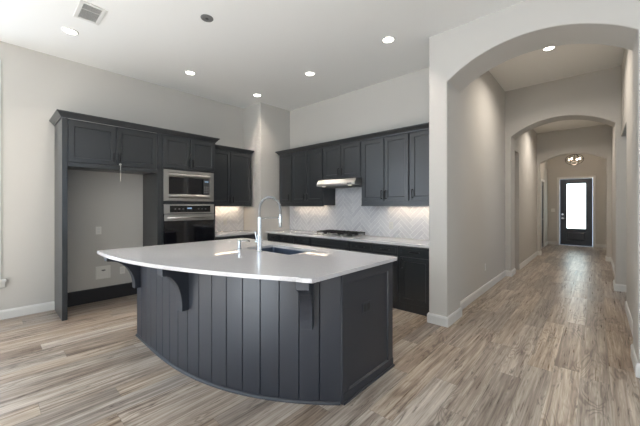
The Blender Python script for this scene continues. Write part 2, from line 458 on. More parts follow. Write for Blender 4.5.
# right side of the hall: solid, then an opening to a side passage
XS = 0.31
wall_openings('wall_hall_right', FXN(XS), YB, YD, 3.86, 0.12, [(5.87, YD-0.0001, 0.0, 2.57)])
struct('wall_passage', bx(XS+0.12, XR, 5.75, 5.87, 0, 3.86), M_WALL)
wall_openings('wall_gallery_left', FX(XG), YD2, YE, 3.66, 0.13, [(7.46, 7.93, 0.0, 2.59)])
struct('wall_gallery_right', bx(0.30, 0.42, YD2, YE, 0, 3.66), M_WALL)
bm = bmesh.new(); box(bm, -2.8, XG-0.13, 7.40, 7.46, 0, 2.8); box(bm, -2.8, XG-0.13, 8.6, 8.7, 0, 2.8); box(bm, -2.9, -2.8, 7.40, 8.7, 0, 2.8); box(bm, -2.8, XG-0.13, 7.46, 8.6, 2.7, 2.8)
struct('wall_side_room', bm, M_WALL)
XFL, XFR = -1.34, 0.62
wall_openings('wall_foyer_left', FX(XFL), YE2, YF_, 3.66, 0.12, [(12.33, 13.10, 0.0, 2.26)])
struct('wall_foyer_right', bx(XFR, XFR+0.12, YE2, YF_, 0, 3.66), M_WALL)
DX0, DX1, DZ = -0.985, -0.075, 2.41
wall_openings('wall_foyer_front', FY(YF_), XFL-0.12, XFR+0.12, 3.66, 0.14, [(DX0, DX1, 0.0, DZ)])

# ------------------------------------------------------------ baseboards
base('baseboard_left', [(XL, YR), (XL, 0.602)])
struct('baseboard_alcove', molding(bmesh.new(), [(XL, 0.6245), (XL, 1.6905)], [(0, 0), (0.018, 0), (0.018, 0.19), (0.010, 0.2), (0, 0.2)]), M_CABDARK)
base('baseboard_arch_left', [(XP_, YA+0.03), (XP_, YA), (-1.282, YA), (-1.282, YB), (XH, YB), (XH, YD), (-1.258, YD), (-1.258, YD2+0.005)])
base('baseboard_arch_right', [(0.258, YB-0.0), (0.258, YA), (XR, YA)])
base('baseboard_arch_return', [(XS, YB), (0.258, YB)], -1)
base('baseboard_hall_right', [(XS, YB), (XS, 5.87), (XS+0.12, 5.87)], -1)
base('baseboard_hall_arch_right', [(1.6, YD), (0.243, YD), (0.243, YD2), (0.30, YD2), (0.30, YE), (0.205, YE), (0.205, YE2)], -1)
base('baseboard_gallery_left', [(XG, 7.93), (XG, YE), (-1.19, YE), (-1.19, YE2), (XFL, YE2), (XFL, 12.25)])
base('baseboard_front_left', [(XFL, 13.18), (XFL, YF_), (DX0-0.07, YF_)])
base('baseboard_front_right', [(DX1+0.07, YF_), (XFR, YF_)])
base('baseboard_right', [(XR, YA), (XR, YR)])
base('baseboard_back', [(XR, YR), (XL, YR)])

# ------------------------------------------------------------ windows of the great room
def window(n, F, u0, u1, label):
    r = bpy.data.objects.new('window_%d' % n, None); COL.objects.link(r); r['kind'] = 'structure'
    r.location = F((u0+u1)/2, 0, WZ0)
    bm = bmesh.new(); c = 0.065
    # casing face
    fr = lambda a, w0, w1, m0: (fbox(bm, F, u0-a, u0+m0, w0, w1, WZ0, WZ1+a), fbox(bm, F, u1-m0, u1+a, w0, w1, WZ0, WZ1+a), fbox(bm, F, u0+m0, u1-m0, w0, w1, WZ1-m0, WZ1+a))
    fr(c, 0.0, 0.014, 0.004)
    obj('casing', bm, M_TRIM, r, bevel=0.003)
    bm = bmesh.new()
    fbox(bm, F, u0, u0+0.05, -0.13, -0.05, WZ0, WZ1); fbox(bm, F, u1-0.05, u1, -0.13, -0.05, WZ0, WZ1)
    fbox(bm, F, u0+0.05, u1-0.05, -0.13, -0.05, WZ1-0.05, WZ1); fbox(bm, F, u0+0.05, u1-0.05, -0.13, -0.05, WZ0, WZ0+0.05)
    zm = (WZ0+WZ1)/2; fbox(bm, F, u0+0.05, u1-0.05, -0.12, -0.06, zm-0.02, zm+0.02)
    obj('window_frame', bm, M_TRIM, r)
    obj('glass', fb(F, u0+0.05, u1-0.05, -0.092, -0.088, WZ0+0.05, WZ1-0.05), M_GLASS, r)
    bm = fb(F, u0-c-0.045, u1+c+0.045, -0.05, 0.055, WZ0-0.028, WZ0)
    obj('window_sill', bm, M_TRIM, r, bevel=0.005)
    # sloped apron under the sill
    bm = bmesh.new(); pts = [(0.0, 0.0), (0.045, 0.0), (0.035, -0.03), (0.012, -0.075), (0.0, -0.075)]
    prism(bm, pts, lambda w, z: F(u0-c-0.035, w, WZ0-0.028+z), lambda w, z: F(u1+c+0.035, w, WZ0-0.028+z))
    obj('apron', bm, M_TRIM, r)
n = 1
for a, b in WIN_LEFT: window(n, FX(XL), a, b, ''); n += 1
for a, b in WIN_BACK: window(n, FYP(YR), a, b, ''); n += 1
for a, b in WIN_RIGHT: window(n, FXN(XR), a, b, ''); n += 1

# ------------------------------------------------------------ doors
# front door
F = FY(YF_)
d1 = bpy.data.objects.new('door_1', None); COL.objects.link(d1); d1['kind'] = 'structure'; d1.location = ((DX0+DX1)/2, YF_, 0)
bm = bmesh.new()
fbox(bm, F, DX0-0.07, DX0, 0, 0.016, 0, DZ+0.07); fbox(bm, F, DX1, DX1+0.07, 0, 0.016, 0, DZ+0.07); fbox(bm, F, DX0, DX1, 0, 0.016, DZ, DZ+0.07)
obj('casing', bm, M_TRIM, d1, bevel=0.003)
gx0, gx1, gz0, gz1 = -0.785, -0.260, 0.615, 2.235
bm = bmesh.new()      # leaf with a glazed opening and a lower raised panel
a, b_ = DX0+0.012, DX1-0.012
for u0, u1, z0, z1 in ((a, gx0, 0.012, DZ-0.012), (gx1, b_, 0.012, DZ-0.012), (gx0, gx1, gz1, DZ-0.012), (gx0, gx1, 0.50, gz0), (gx0, gx1, 0.012, 0.17)):
    fbox(bm, F, u0, u1, -0.075, -0.03, z0, z1)
fbox(bm, F, gx0, gx1, -0.07, -0.045, 0.17, 0.50)
obj('door_leaf', bm, M_DOOR, d1)
bm = bmesh.new()
prism(bm, [(0, 0), (1, 0), (1, 1), (0, 1)], lambda s, t: F(gx0+0.03+s*(gx1-gx0-0.06), -0.046, 0.20+t*0.27), lambda s, t: F(gx0+0.06+s*(gx1-gx0-0.12), -0.033, 0.23+t*0.21))
obj('raised_panel', bm, M_DOOR, d1)
obj('glass_pane', fb(F, gx0, gx1, -0.06, -0.045, gz0, gz1), M_FROST, d1)
bm = bmesh.new()
fbox(bm, F, gx0-0.03, gx0, -0.03, -0.018, gz0-0.03, gz1+0.03); fbox(bm, F, gx1, gx1+0.03, -0.03, -0.018, gz0-0.03, gz1+0.03)
fbox(bm, F, gx0, gx1, -0.03, -0.018, gz1, gz1+0.03); fbox(bm, F, gx0, gx1, -0.03, -0.018, gz0-0.03, gz0)
obj('glazing_bead', bm, M_DOOR, d1)
hx = DX0+0.085
bm = bmesh.new(); tube(bm, [F(hx, -0.03, 0.98), F(hx, -0.022, 0.98)], 0.034, 16); tube(bm, [F(hx, -0.022, 0.98), F(hx, 0.02, 0.98)], 0.011, 10); tube(bm, [F(hx, 0.02, 0.98), F(hx+0.11, 0.022, 0.98)], 0.010, 10)
obj('door_handle', bm, M_CHROME, d1)
bm = bmesh.new(); tube(bm, [F(hx, -0.03, 1.12), F(hx, -0.012, 1.12)], 0.032, 16); fbox(bm, F, hx-0.006, hx+0.006, -0.012, 0.006, 1.10, 1.14)
obj('deadbolt', bm, M_CHROME, d1)
# dark door in the foyer's left wall
F = FX(XFL)
d2 = bpy.data.objects.new('door_2', None); COL.objects.link(d2); d2['kind'] = 'structure'; d2.location = (XFL, 12.71, 0)
bm = bmesh.new()
fbox(bm, F, 12.26, 12.33, 0, 0.016, 0, 2.33); fbox(bm, F, 13.10, 13.17, 0, 0.016, 0, 2.33); fbox(bm, F, 12.33, 13.10, 0, 0.016, 2.26, 2.33)
obj('casing', bm, M_TRIM, d2)
o = obj('door_leaf', shaker(F, 12.34, 13.09, 0.01, 2.25, t=0.035, rail=0.12, rec=0.012, w0=-0.06), M_DOOR, d2)
bm = bmesh.new(); tube(bm, [F(12.42, -0.025, 0.98), F(12.42, 0.03, 0.98), F(12.52, 0.032, 0.98)], 0.011, 8)
obj('door_handle', bm, M_CHROME, d2)

# ------------------------------------------------------------ crown profile for the cabinets
def crown(name, label, path, z, side=1):
    prof = [(0.0, z), (0.010, z), (0.012, z+0.014), (0.022, z+0.022), (0.040, z+0.046), (0.050, z+0.056), (0.056, z+0.060), (0.056, z+0.074), (0.0, z+0.074)]
    o = obj(name, molding(bmesh.new(), path, prof, side), M_CAB); tag(o, label, 'molding', 'cabinet crown moldings')
    return origin(o, (path[0][0], path[0][1], z))

GAPW = 0.001
# ------------------------------------------------------------ tall bank on the left wall
XT = -4.85
F = FX(XT)
fs = thing('refrigerator_cabinet', 'tall charcoal open surround for a refrigerator with two doors above', 'cabinet', (XT, 1.15, 0))
bm = bmesh.new(); fbox(bm, F, 0.602, 0.624, -0.609, -0.0, 0, 2.50); 
obj('side_panel', bm, M_CAB, fs)
obj('stile', fb(F, 0.602, 0.655, 0.0, 0.020, 0, 2.50), M_CAB, fs, bevel=0.002)
bm = bmesh.new(); fbox(bm, F, 0.625, 1.690, -0.608, 0.0, 1.925, 2.50); 
obj('cabinet_box', bm, M_CAB, fs)
obj('rail', fb(F, 0.656, 1.690, 0.0, 0.020, 1.905, 1.958), M_CAB, fs, bevel=0.002)
ZT0, ZT1 = 1.965, 2.470
for u0, u1, hu in ((0.662, 1.168, 1.138), (1.178, 1.687, 1.208)):
    d = obj('door', shaker(F, u0, u1, ZT0, ZT1), M_CAB, fs)
    obj('handle', pull(F, hu, 0.020, ZT0+0.105), M_BLACK, d, smooth=True)

oc = thing('oven_cabinet', 'tall charcoal oven cabinet holding microwave over wall oven', 'cabinet', (XT, 2.18, 0))
bm = bmesh.new()
fbox(bm, F, 1.735, 1.757, -0.608, 0.0, 0.0, 2.50); fbox(bm, F, 2.598, 2.620, -0.608, 0.0, 0.0, 2.50)
fbox(bm, F, 1.757, 2.598, -0.608, -0.59, 0.0, 2.50)
for z0, z1 in ((0.0, 0.10), (0.56, 0.582), (1.452, 1.474), (1.985, 2.005), (2.48, 2.50)): fbox(bm, F, 1.757, 2.598, -0.59, 0.0, z0, z1)
obj('carcass', bm, M_CAB, oc)
obj('end_panel', fb(F, 1.6915, 1.7345, -0.608, 0.020, 0, 2.50), M_CAB, oc, bevel=0.002)
bm = bmesh.new(); fbox(bm, F, 1.7345, 1.772, 0.0005, 0.020, 0.1, 2.50); fbox(bm, F, 2.590, 2.620, 0.0005, 0.020, 0.1, 2.50)
fbox(bm, F, 1.772, 2.590, 0.0005, 0.020, 1.978, 2.008); fbox(bm, F, 1.772, 2.590, 0.0005, 0.020, 2.478, 2.50); fbox(bm, F, 1.772, 2.590, 0.0005, 0.020, 0.555, 0.598); fbox(bm, F, 1.772, 2.590, 0.0005, 0.020, 1.445, 1.478)
obj('face_frame', bm, M_CAB, oc)
for u0, u1, hu in ((1.765, 2.174, 2.150), (2.184, 2.600, 2.208)):
    d = obj('door', shaker(F, u0, u1, 2.004, 2.475, w0=0.021), M_CAB, oc)
    obj('handle', pull(F, hu, 0.041, 2.095), M_BLACK, d, smooth=True)
d = obj('drawer', shaker(F, 1.775, 2.588, 0.12, 0.55, w0=0.021), M_CAB, oc)
obj('handle', pull(F, 2.18, 0.041, 0.47, 0.2, False), M_BLACK, d, smooth=True)

# microwave
mw = thing('microwave', 'stainless built-in microwave with black window, above the wall oven', 'microwave', (XT, 2.18, 1.49))
mu0, mu1, mz0, mz1 = 1.777, 2.586, 1.490, 1.972
bm = bmesh.new(); fbox(bm, F, mu0+0.03, mu1-0.03, -0.45, 0.02, mz0+0.02, mz1-0.02); obj('housing', bm, M_DARKPL, mw)
bm = bmesh.new()      # trim kit with rolled louvre bands above and below
fbox(bm, F, mu0, mu0+0.075, 0.021, 0.036, mz0, mz1); fbox(bm, F, mu1-0.075, mu1, 0.021, 0.036, mz0, mz1)
fbox(bm, F, mu0+0.075, mu1-0.075, 0.021, 0.036, mz1-0.045, mz1); fbox(bm, F, mu0+0.075, mu1-0.075, 0.021, 0.036, mz0, mz0+0.045)
obj('trim_frame', bm, M_STEEL, mw, bevel=0.003)
for z in (mz1-0.078, mz0+0.078):
    bm = bmesh.new(); pts = [(0.022, -0.032), (0.036, -0.028), (0.046, -0.010), (0.046, 0.010), (0.036, 0.028), (0.022, 0.032)]
    prism(bm, pts, lambda w, q: F(mu0+0.075, w, z+q), lambda w, q: F(mu1-0.075, w, z+q))
    obj('louver', bm, M_STEEL, mw, smooth=False)
dr = obj('door', fb(F, mu0+0.075, mu1-0.075, 0.021, 0.034, mz0+0.111, mz1-0.111), M_BGLASS, mw, bevel=0.003)
bm = bmesh.new(); fbox(bm, F, mu1-0.185, mu1-0.08, 0.0345, 0.038, mz0+0.118, mz1-0.118); cp = obj('control_panel', bm, M_DARKPL, mw)
bm = bmesh.new()
for i in range(4):
    for j in range(3): fbox(bm, F, mu1-0.172+j*0.028, mu1-0.152+j*0.028, 0.0381, 0.0395, mz0+0.14+i*0.03, mz0+0.158+i*0.03)
obj('keypad', bm, M_GRAYPL, cp)
obj('display', fb(F, mu1-0.165, mu1-0.10, 0.0381, 0.039, mz1-0.165, mz1-0.145), M_DISPLAY, cp)

# wall oven
ov = thing('wall_oven', 'stainless and black glass wall oven below the microwave', 'oven', (XT, 2.18, 0.6))
oz1 = 1.440
obj('housing', fb(F, mu0+0.03, mu1-0.03, -0.55, 0.02, 0.61, oz1-0.01), M_DARKPL, ov)
cp = obj('control_panel', fb(F, mu0, mu1, 0.021, 0.045, 1.295, oz1), M_STEEL, ov, bevel=0.004)
obj('control_glass', fb(F, mu0+0.085, mu1-0.07, 0.0452, 0.047, 1.315, oz1-0.02), M_BGLASS, cp)
for u in (1.93, 1.99, 2.05, 2.30, 2.36, 2.42): obj('touch_key', fb(F, u, u+0.025, 0.0471, 0.0475, 1.362, 1.372), M_GRAYPL, cp)
obj('display', fb(F, 2.13, 2.20, 0.0471, 0.0475, 1.368, 1.388), M_DISPLAY, cp)
dr = obj('door', fb(F, mu0, mu1, 0.021, 0.048, 0.61, 1.287), M_BGLASS, ov, bevel=0.004)
obj('door_trim', fb(F, mu0, mu1, 0.0481, 0.052, 1.185, 1.287), M_STEEL, dr, bevel=0.002)
bm = bmesh.new(); tube(bm, [F(mu0+0.04, 0.095, 1.235), F(mu1-0.04, 0.095, 1.235)], 0.0145, 14)
for u in (mu0+0.08, mu1-0.08): tube(bm, [F(u, 0.05, 1.235), F(u, 0.095, 1.235)], 0.010, 10)
obj('handle', bm, M_STEEL, dr, smooth=True)
obj('lower_vent', fb(F, mu0+0.01, mu1-0.01, 0.0205, 0.04, 0.60, 0.608), M_STEEL, ov)

crown('crown_molding', 'charcoal crown molding topping the refrigerator and oven cabinets', [(XL+0.002, 0.602), (XT+0.020, 0.602), (XT+0.020, 2.620), (XL+0.33+0.06, 2.620)], 2.50)

# hang tag on the refrigerator cabinet's handle
bm = bmesh.new()
hz = ZT0+0.035
tube(bm, [F(1.208+0.011*math.cos(t)-0.0, 0.055+0.011*math.sin(t), hz-0.020+0.008*math.sin(t)) for t in [i*2*PI/20 for i in range(21)]], 0.003, 6)
tube(bm, [F(1.208, 0.066, hz-0.02), F(1.208, 0.068, 1.86), F(1.210, 0.066, 1.75)], [0.002, 0.003, 0.004], 6)
tag(origin(obj('zip_tie', bm, M_PLASTIC), (XT+0.06, 1.208, 1.75)), 'white plastic tie dangling from the refrigerator cabinet door handle', 'tie')

# ------------------------------------------------------------ upper cabinet on the left wall, right of the ovens
def upper(name, label, F, depth, u0, u1, z0, z1, doors, dz0, dz1, ends=True):
    t = thing(name, label, 'cabinet', F((u0+u1)/2, 0, z0), 'charcoal wall cabinets')
    obj('cabinet_box', fb(F, u0, u1, -depth+0.002, 0.0, z0+0.018, z1), M_CAB, t)
    obj('light_rail', fb(F, u0, u1, -0.02, 0.012, z0, z0+0.0175), M_CAB, t, bevel=0.002)
    for a, b, hu in doors:
        d = obj('door', shaker(F, a, b, dz0, dz1), M_CAB, t)
        obj('handle', pull(F, hu, 0.020, dz0+0.095), M_BLACK, d, smooth=True)
    return t
FL = FX(XL+0.33)
upper('wall_cabinet', 'charcoal two-door wall cabinet to the right of the ovens', FL, 0.33, 2.622, 3.560, 1.412, 2.46,
      ((2.640, 3.080, 3.045), (3.092, 3.545, 3.127)), 1.450, 2.440)
crown('crown_molding', 'charcoal crown molding on the wall cabinet right of the ovens', [(XL+0.33, 2.640), (XL+0.33, 3.560), (XL+0.002, 3.560)], 2.455)

YU = YW-0.34
FU = FY(YU)
upper('wall_cabinet', 'narrow one-door charcoal wall cabinet against the corner column', FU, 0.34, -4.800, -4.425, 1.412, 2.46,
      ((-4.785, -4.440, -4.475),), 1.490, 2.440)
upper('wall_cabinet', 'charcoal two-door wall cabinet immediately left of the range hood', FU, 0.34, -4.423, -3.595, 1.412, 2.46,
      ((-4.408, -4.015, -4.050), (-4.003, -3.612, -3.968)), 1.490, 2.440)
upper('wall_cabinet', 'short charcoal two-door wall cabinet above the range hood', FU, 0.34, -3.593, -2.777, 1.862, 2.46,
      ((-3.578, -3.190, -3.225), (-3.178, -2.795, -3.143)), 1.895, 2.440)
upper('wall_cabinet', 'wide charcoal two-door wall cabinet immediately right of the range hood', FU, 0.34, -2.775, -1.952, 1.412, 2.46,
      ((-2.755, -2.362, -2.392), (-2.350, -1.965, -2.320)), 1.490, 2.440)
upper('wall_cabinet', 'charcoal wall cabinet at the right end, cut off by the arch wall', FU, 0.34, -1.950, -1.503, 1.412, 2.46,
      ((-1.930, -1.520, -1.898),), 1.490, 2.440)
crown('crown_molding', 'long charcoal crown molding along the wall cabinets over the cooktop', [(-4.800, YW-0.002), (-4.800, YU-0.018), (-1.503, YU-0.018)], 2.455)

# ------------------------------------------------------------ base cabinets
ZB = 0.876
def base_cab(name, label, F, depth, u0, u1, drawers, doors, dtop=0.862, dbot=0.742):
    t = thing(name, label, 'cabinet', F((u0+u1)/2, 0, 0), 'charcoal base cabinets')
    obj('cabinet_box', fb(F, u0, u1, -depth+0.002, 0.0, 0.0, ZB), M_CAB, t)
    for a, b, pl in drawers:
        d = obj('drawer', shaker(F, a, b, dbot, dtop, rail=0.022, rec=0.006), M_CAB, t)
        if pl: obj('handle', pull(F, (a+b)/2, 0.020, (dbot+dtop)/2, 0.15, False), M_BLACK, d, smooth=True)
    for a, b, hu in doors:
        d = obj('door', shaker(F, a, b, 0.115, 0.728), M_CAB, t)
        obj('handle', pull(F, hu, 0.020, 0.64), M_BLACK, d, smooth=True)
    return t
FB = FX(-4.872)
base_cab('base_cabinet', 'charcoal base cabinet beside the ovens, under the short worktop', FB, 0.586, 2.622, 3.596,
         ((2.64, 3.10, True), (3.11, 3.58, True)), ((2.64, 3.10, 3.06), (3.11, 3.58, 3.15)))
FR = FY(3.777); DR = YW-3.777
base_cab('base_cabinet', 'charcoal two-drawer base cabinet starting at the corner column', FR, DR, XK+0.002, -4.085, ((-4.855, -4.505, True), (-4.490, -4.095, True)), ((-4.855, -4.505, -4.54), (-4.490, -4.095, -4.455)))
base_cab('base_cabinet', 'narrow charcoal base cabinet just left of the cooktop cabinet', FR, DR, -4.083, -3.672, ((-4.070, -3.685, True),), ((-4.070, -3.685, -3.72),))
base_cab('base_cabinet', 'wide charcoal base cabinet under the cooktop with a blank drawer front', FR, DR, -3.670, -2.822, ((-3.655, -2.842, False),), ((-3.655, -3.250, -3.285), (-3.240, -2.842, -3.205)))
base_cab('base_cabinet', 'charcoal base cabinet with two drawers, right of the cooktop', FR, DR, -2.820, -1.985, ((-2.800, -2.408, True), (-2.385, -2.000, True)), ((-2.800, -2.408, -2.44), (-2.385, -2.000, -2.35)))
base_cab('base_cabinet', 'charcoal base cabinet at the right end beside the arch wall pier', FR, DR, -1.983, -1.503, ((-1.965, -1.545, True),), ((-1.965, -1.545, -1.93),))

# worktops
o = obj('worktop', bx(XL+0.002, -4.835, 2.623, 3.598, ZB+0.001, 0.914), M_QUARTZ, bevel=0.004)
tag(origin(o, (-5.15, 3.1, ZB)), 'short white quartz worktop between the ovens and corner column', 'worktop')
o = obj('worktop', bx(XK+0.002, XP_-0.002, 3.733, YW-0.002, ZB+0.001, 0.914), M_QUARTZ, bevel=0.004)
tag(origin(o, (-3.2, 4.0, ZB)), 'long white quartz worktop under the cooktop along the tiled wall', 'worktop')

# ------------------------------------------------------------ herringbone backsplash
def clip(poly, box_):
    x0, x1, y0, y1 = box_
    for ax, lim, sg in ((0, x0, 1), (0, x1, -1), (1, y0, 1), (1, y1, -1)):
        out = []
        for i in range(len(poly)):
            a, b = poly[i], poly[(i+1) % len(poly)]
            ia = (a[ax]-lim)*sg >= -1e-9; ib = (b[ax]-lim)*sg >= -1e-9
            if ia: out.append(a)
            if ia != ib:
                t = (lim-a[ax])/(b[ax]-a[ax]); out.append((a[0]+t*(b[0]-a[0]), a[1]+t*(b[1]-a[1])))
        poly = out
        if len(poly) < 3: return []
    return poly

def herringbone(F, rects, w=0.066, L=0.264, gap=0.0075):
    """rects: clip boxes (u0,u1,z0,z1). One mesh of tiles, two laid across each other at 45 degrees."""
    bm = bmesh.new(); lay = bm.faces.layers.float.new('tone_f')
    tones = []
    n = int(round(L/w)); c, s = math.cos(PI/4), math.sin(PI/4)
    U = (min(r[0] for r in rects)+max(r[1] for r in rects))/2; Zm = 1.2
    R = 60
    for i in range(-R, R):
        for j in range(-R//n-2, R//n+2):
            # classic herringbone lattice: step (1,1) along the stair and (n,-n) across it
            bxs = ((i+n*j, i-n*j, n, 1), (i+n*j+n, i-n*j+1-n, 1, n))
            for (px, py, wx, wy) in bxs:
                cx, cy = (px+wx/2)*w, (py+wy/2)*w
                ucx, ucz = U + cx*c-cy*s, Zm + cx*s+cy*c
                if not any(r[0]-0.2 < ucx < r[1]+0.2 and r[2]-0.2 < ucz < r[3]+0.2 for r in rects): continue
                q = [(px*w+gap/2, py*w+gap/2), ((px+wx)*w-gap/2, py*w+gap/2), ((px+wx)*w-gap/2, (py+wy)*w-gap/2), (px*w+gap/2, (py+wy)*w-gap/2)]
                q = [(U+x*c-y*s, Zm+x*s+y*c) for x, y in q]
                tone = random.random()
                for r in rects:
                    p = clip(q, r)
                    if len(p) < 3: continue
                    a = [bm.verts.new(F(u, 0.006, z)) for u, z in p]
                    b = [bm.verts.new(F(u, 0.0095, z)) for u, z in p]
                    k = len(p); fs_ = [bm.faces.new(b)]
                    for m_ in range(k): fs_.append(bm.faces.new((a[m_], a[(m_+1) % k], b[(m_+1) % k], b[m_])))
                    for f in fs_: f[lay] = tone
    return bm, lay

def backsplash(name, label, F, rects, loc):
    t = thing(name, label, 'backsplash', loc)
    bm = bmesh.new()
    for r in rects: fbox(bm, F, r[0], r[1], 0.001, 0.006, r[2], r[3])
    obj('grout', bm, M_GROUT, t)
    bm, lay = herringbone(F, rects)
    bm.faces.ensure_lookup_table(); bmesh.ops.recalc_face_normals(bm, faces=bm.faces[:])
    tones = [f[lay] for f in bm.faces]
    o = obj('tile', bm, M_TILE, t); o['kind'] = 'stuff'
    at = o.data.attributes.new('tone', 'FLOAT', 'FACE')
    for i, v in enumerate(tones): at.data[i].value = v
backsplash('backsplash', 'white marble herringbone backsplash behind the cooktop', FY(YW), [(XK+0.003, -3.596, 0.9145, 1.428), (-3.596, -2.774, 0.9145, 1.86), (-2.774, XP_-0.003, 0.9145, 1.428)], (-3.2, YW, 0.914))
backsplash('backsplash', 'short tiled backsplash between the ovens and corner column', FX(XL), [(2.622, 3.597, 0.9145, 1.428)], (XL, 3.1, 0.914))

# ------------------------------------------------------------ under-cabinet lights
def strip(label, F, u0, u1, w, z, power):
    t = thing('undercabinet_light', label, 'light', F((u0+u1)/2, w, z), 'undercabinet light strips')
    obj('housing', fb(F, u0, u1, w-0.012, w+0.012, z+0.004, z+0.0125), M_STEEL, t)
    obj('diffuser', fb(F, u0+0.01, u1-0.01, w-0.009, w+0.009, z, z+0.0035), M_LED, t)
    p = F((u0+u1)/2, w, z-0.004); q = F(u1, w, z); 
    along_x = abs(F(1, 0, 0)[0]-F(0, 0, 0)[0]) > 0.5
    l = area_light('strip_glow', p, (0, 0, 0), (u1-u0) if along_x else 0.02, 0.02 if along_x else (u1-u0), power, (1.0, 0.80, 0.58))
strip('warm light strip under the wall cabinet right of the ovens', FL, 2.70, 3.48, -0.24, 1.417, 1.5)
strip('warm light strip under the cabinets left of the range hood', FU, -4.60, -3.72, -0.24, 1.417, 0.8)
strip('warm light strip under the cabinets right of the range hood', FU, -2.45, -1.62, -0.24, 1.417, 1.0)

# ------------------------------------------------------------ range hood
hd = thing('range_hood', 'stainless under-cabinet range hood above the gas cooktop', 'hood', (-3.185, YU, 1.74))
HF = 3.845
bm = bmesh.new()
pts = [(YW-0.012, 1.860), (HF+0.045, 1.860), (HF, 1.790), (HF, 1.755), (YW-0.012, 1.745)]
prism(bm, pts, lambda y, z: (-3.592, y, z), lambda y, z: (-2.778, y, z))
obj('canopy', bm, M_STEEL, hd, bevel=0.003)
bm = bmesh.new(); box(bm, -3.55, -3.19, 3.95, 4.28, 1.738, 1.7445); box(bm, -3.18, -2.82, 3.95, 4.28, 1.738, 1.7445)
obj('filter', bm, M_GRAYPL, hd)
for x in (-3.46, -2.91):
    bm = bmesh.new(); lathe(bm, [(0.03, 0), (0.032, 0.012)], 16, (x, 3.895, 1.742)); obj('lamp', bm, M_HOODLAMP, hd)
bm = bmesh.new()
box(bm, -2.93, -2.84, HF-0.003, HF+0.001, 1.768, 1.786)
obj('switch_panel', bm, M_DARKPL, hd)

# ------------------------------------------------------------ cooktop
ck = thing('gas_cooktop', 'gas cooktop with black cast-iron grates on the long worktop', 'cooktop', (-3.24, 4.07, 0.914))
cx0, cx1, cy0, cy1 = -3.68, -2.86, 3.85, 4.31
obj('steel_tray', bx(cx0, cx1, cy0, cy1, 0.9145, 0.924), M_STEEL, ck, bevel=0.003)
secs = [(cx0+0.02, cx0+0.27), (cx0+0.28, cx1-0.28), (cx1-0.27, cx1-0.02)]
for a, b in secs:
    bm = bmesh.new(); z0, z1 = 0.960, 0.975; y0, y1 = cy0+0.075, cy1-0.02; t = 0.010
    box(bm, a, b, y0, y0+t, z0, z1); box(bm, a, b, y1-t, y1, z0, z1); box(bm, a, a+t, y0, y1, z0, z1); box(bm, b-t, b, y0, y1, z0, z1)
    for k in (0.33, 0.66): box(bm, a+(b-a)*k-t/2, a+(b-a)*k+t/2, y0, y1, z0, z1+0.004)
    for k in (0.27, 0.73): box(bm, a, b, y0+(y1-y0)*k-t/2, y0+(y1-y0)*k+t/2, z0, z1+0.004)
    for x in (a+0.01, b-0.022):
        for y in (y0, y1-t): box(bm, x, x+t, y, y+t, 0.9245, z0)
    obj('grate', bm, M_IRON, ck)
for x, y, r in ((cx0+0.145, cy0+0.15, 0.035), (cx0+0.145, cy1-0.10, 0.045), ((cx0+cx1)/2, 4.11, 0.06), (cx1-0.145, cy0+0.15, 0.045), (cx1-0.145, cy1-0.10, 0.035)):
    bm = bmesh.new(); lathe(bm, [(r, 0), (r, 0.012), (r*0.8, 0.015), (r*0.8, 0.022), (r*0.7, 0.025)], 18, (x, y, 0.9245)); obj('burner', bm, M_IRON, ck)
for k in range(5):
    bm = bmesh.new(); lathe(bm, [(0.020, 0), (0.019, 0.018), (0.016, 0.024)], 16, (-3.27-0.20+k*0.10, cy0+0.035, 0.9245)); obj('knob', bm, M_STEEL, ck)

# ------------------------------------------------------------ island
def polyv(c, x):
    r = 0
    for k in c: r = r*x+k
    return r
CB = (0.07122, 0.73092, 2.48118, 3.86055)
CT = (-0.00445, 0.08928, 0.80573, 2.2763)
IX0, IX1, IYB = -3.70, -1.343, 2.405
IZ = 0.9215
isl = thing('kitchen_island', 'charcoal kitchen island with a bowed planked front and corbels', 'island', (-2.5, 1.7, 0))
xs = [IX0+(IX1-IX0)*i/200 for i in range(201)]
crv = [Vector((x, polyv(CB, x)+0.010)) for x in xs]
# arc length table
al = [0.0]
for a, b in zip(crv, crv[1:]): al.append(al[-1]+(b-a).length)
def at_s(s):
    s = max(0, min(al[-1], s))
    for i in range(len(al)-1):
        if al[i+1] >= s:
            t = (s-al[i])/max(1e-9, al[i+1]-al[i]); return crv[i].lerp(crv[i+1], t), (crv[i+1]-crv[i]).normalized()
    return crv[-1], (crv[-1]-crv[-2]).normalized()
NB = 17; pl = al[-1]/NB; gw = 0.0045; gd = 0.008
outline = []
for k in range(NB):
    s0, s1 = k*pl, (k+1)*pl
    ss = [s0+(gw if k else 0)] + [s0+pl*j/4 for j in (1, 2, 3)] + [s1-(gw if k < NB-1 else 0)]
    for s in ss: outline.append(at_s(s)[0])
    if k < NB-1:
        p, d = at_s(s1); nrm = Vector((-d.y, d.x)); outline.append(p+nrm*gd)
outline += [Vector((IX1, IYB)), Vector((IX0, IYB))]
# sink cut-out leaves the body hollow above
bm = bmesh.new()
n_ = len(outline)
a = [bm.verts.new((p.x, p.y, 0)) for p in outline]; b = [bm.verts.new((p.x, p.y, IZ)) for p in outline]
for i in range(n_): bm.faces.new((a[i], a[(i+1) % n_], b[(i+1) % n_], b[i]))
obj('body', bm, M_ISL, isl)
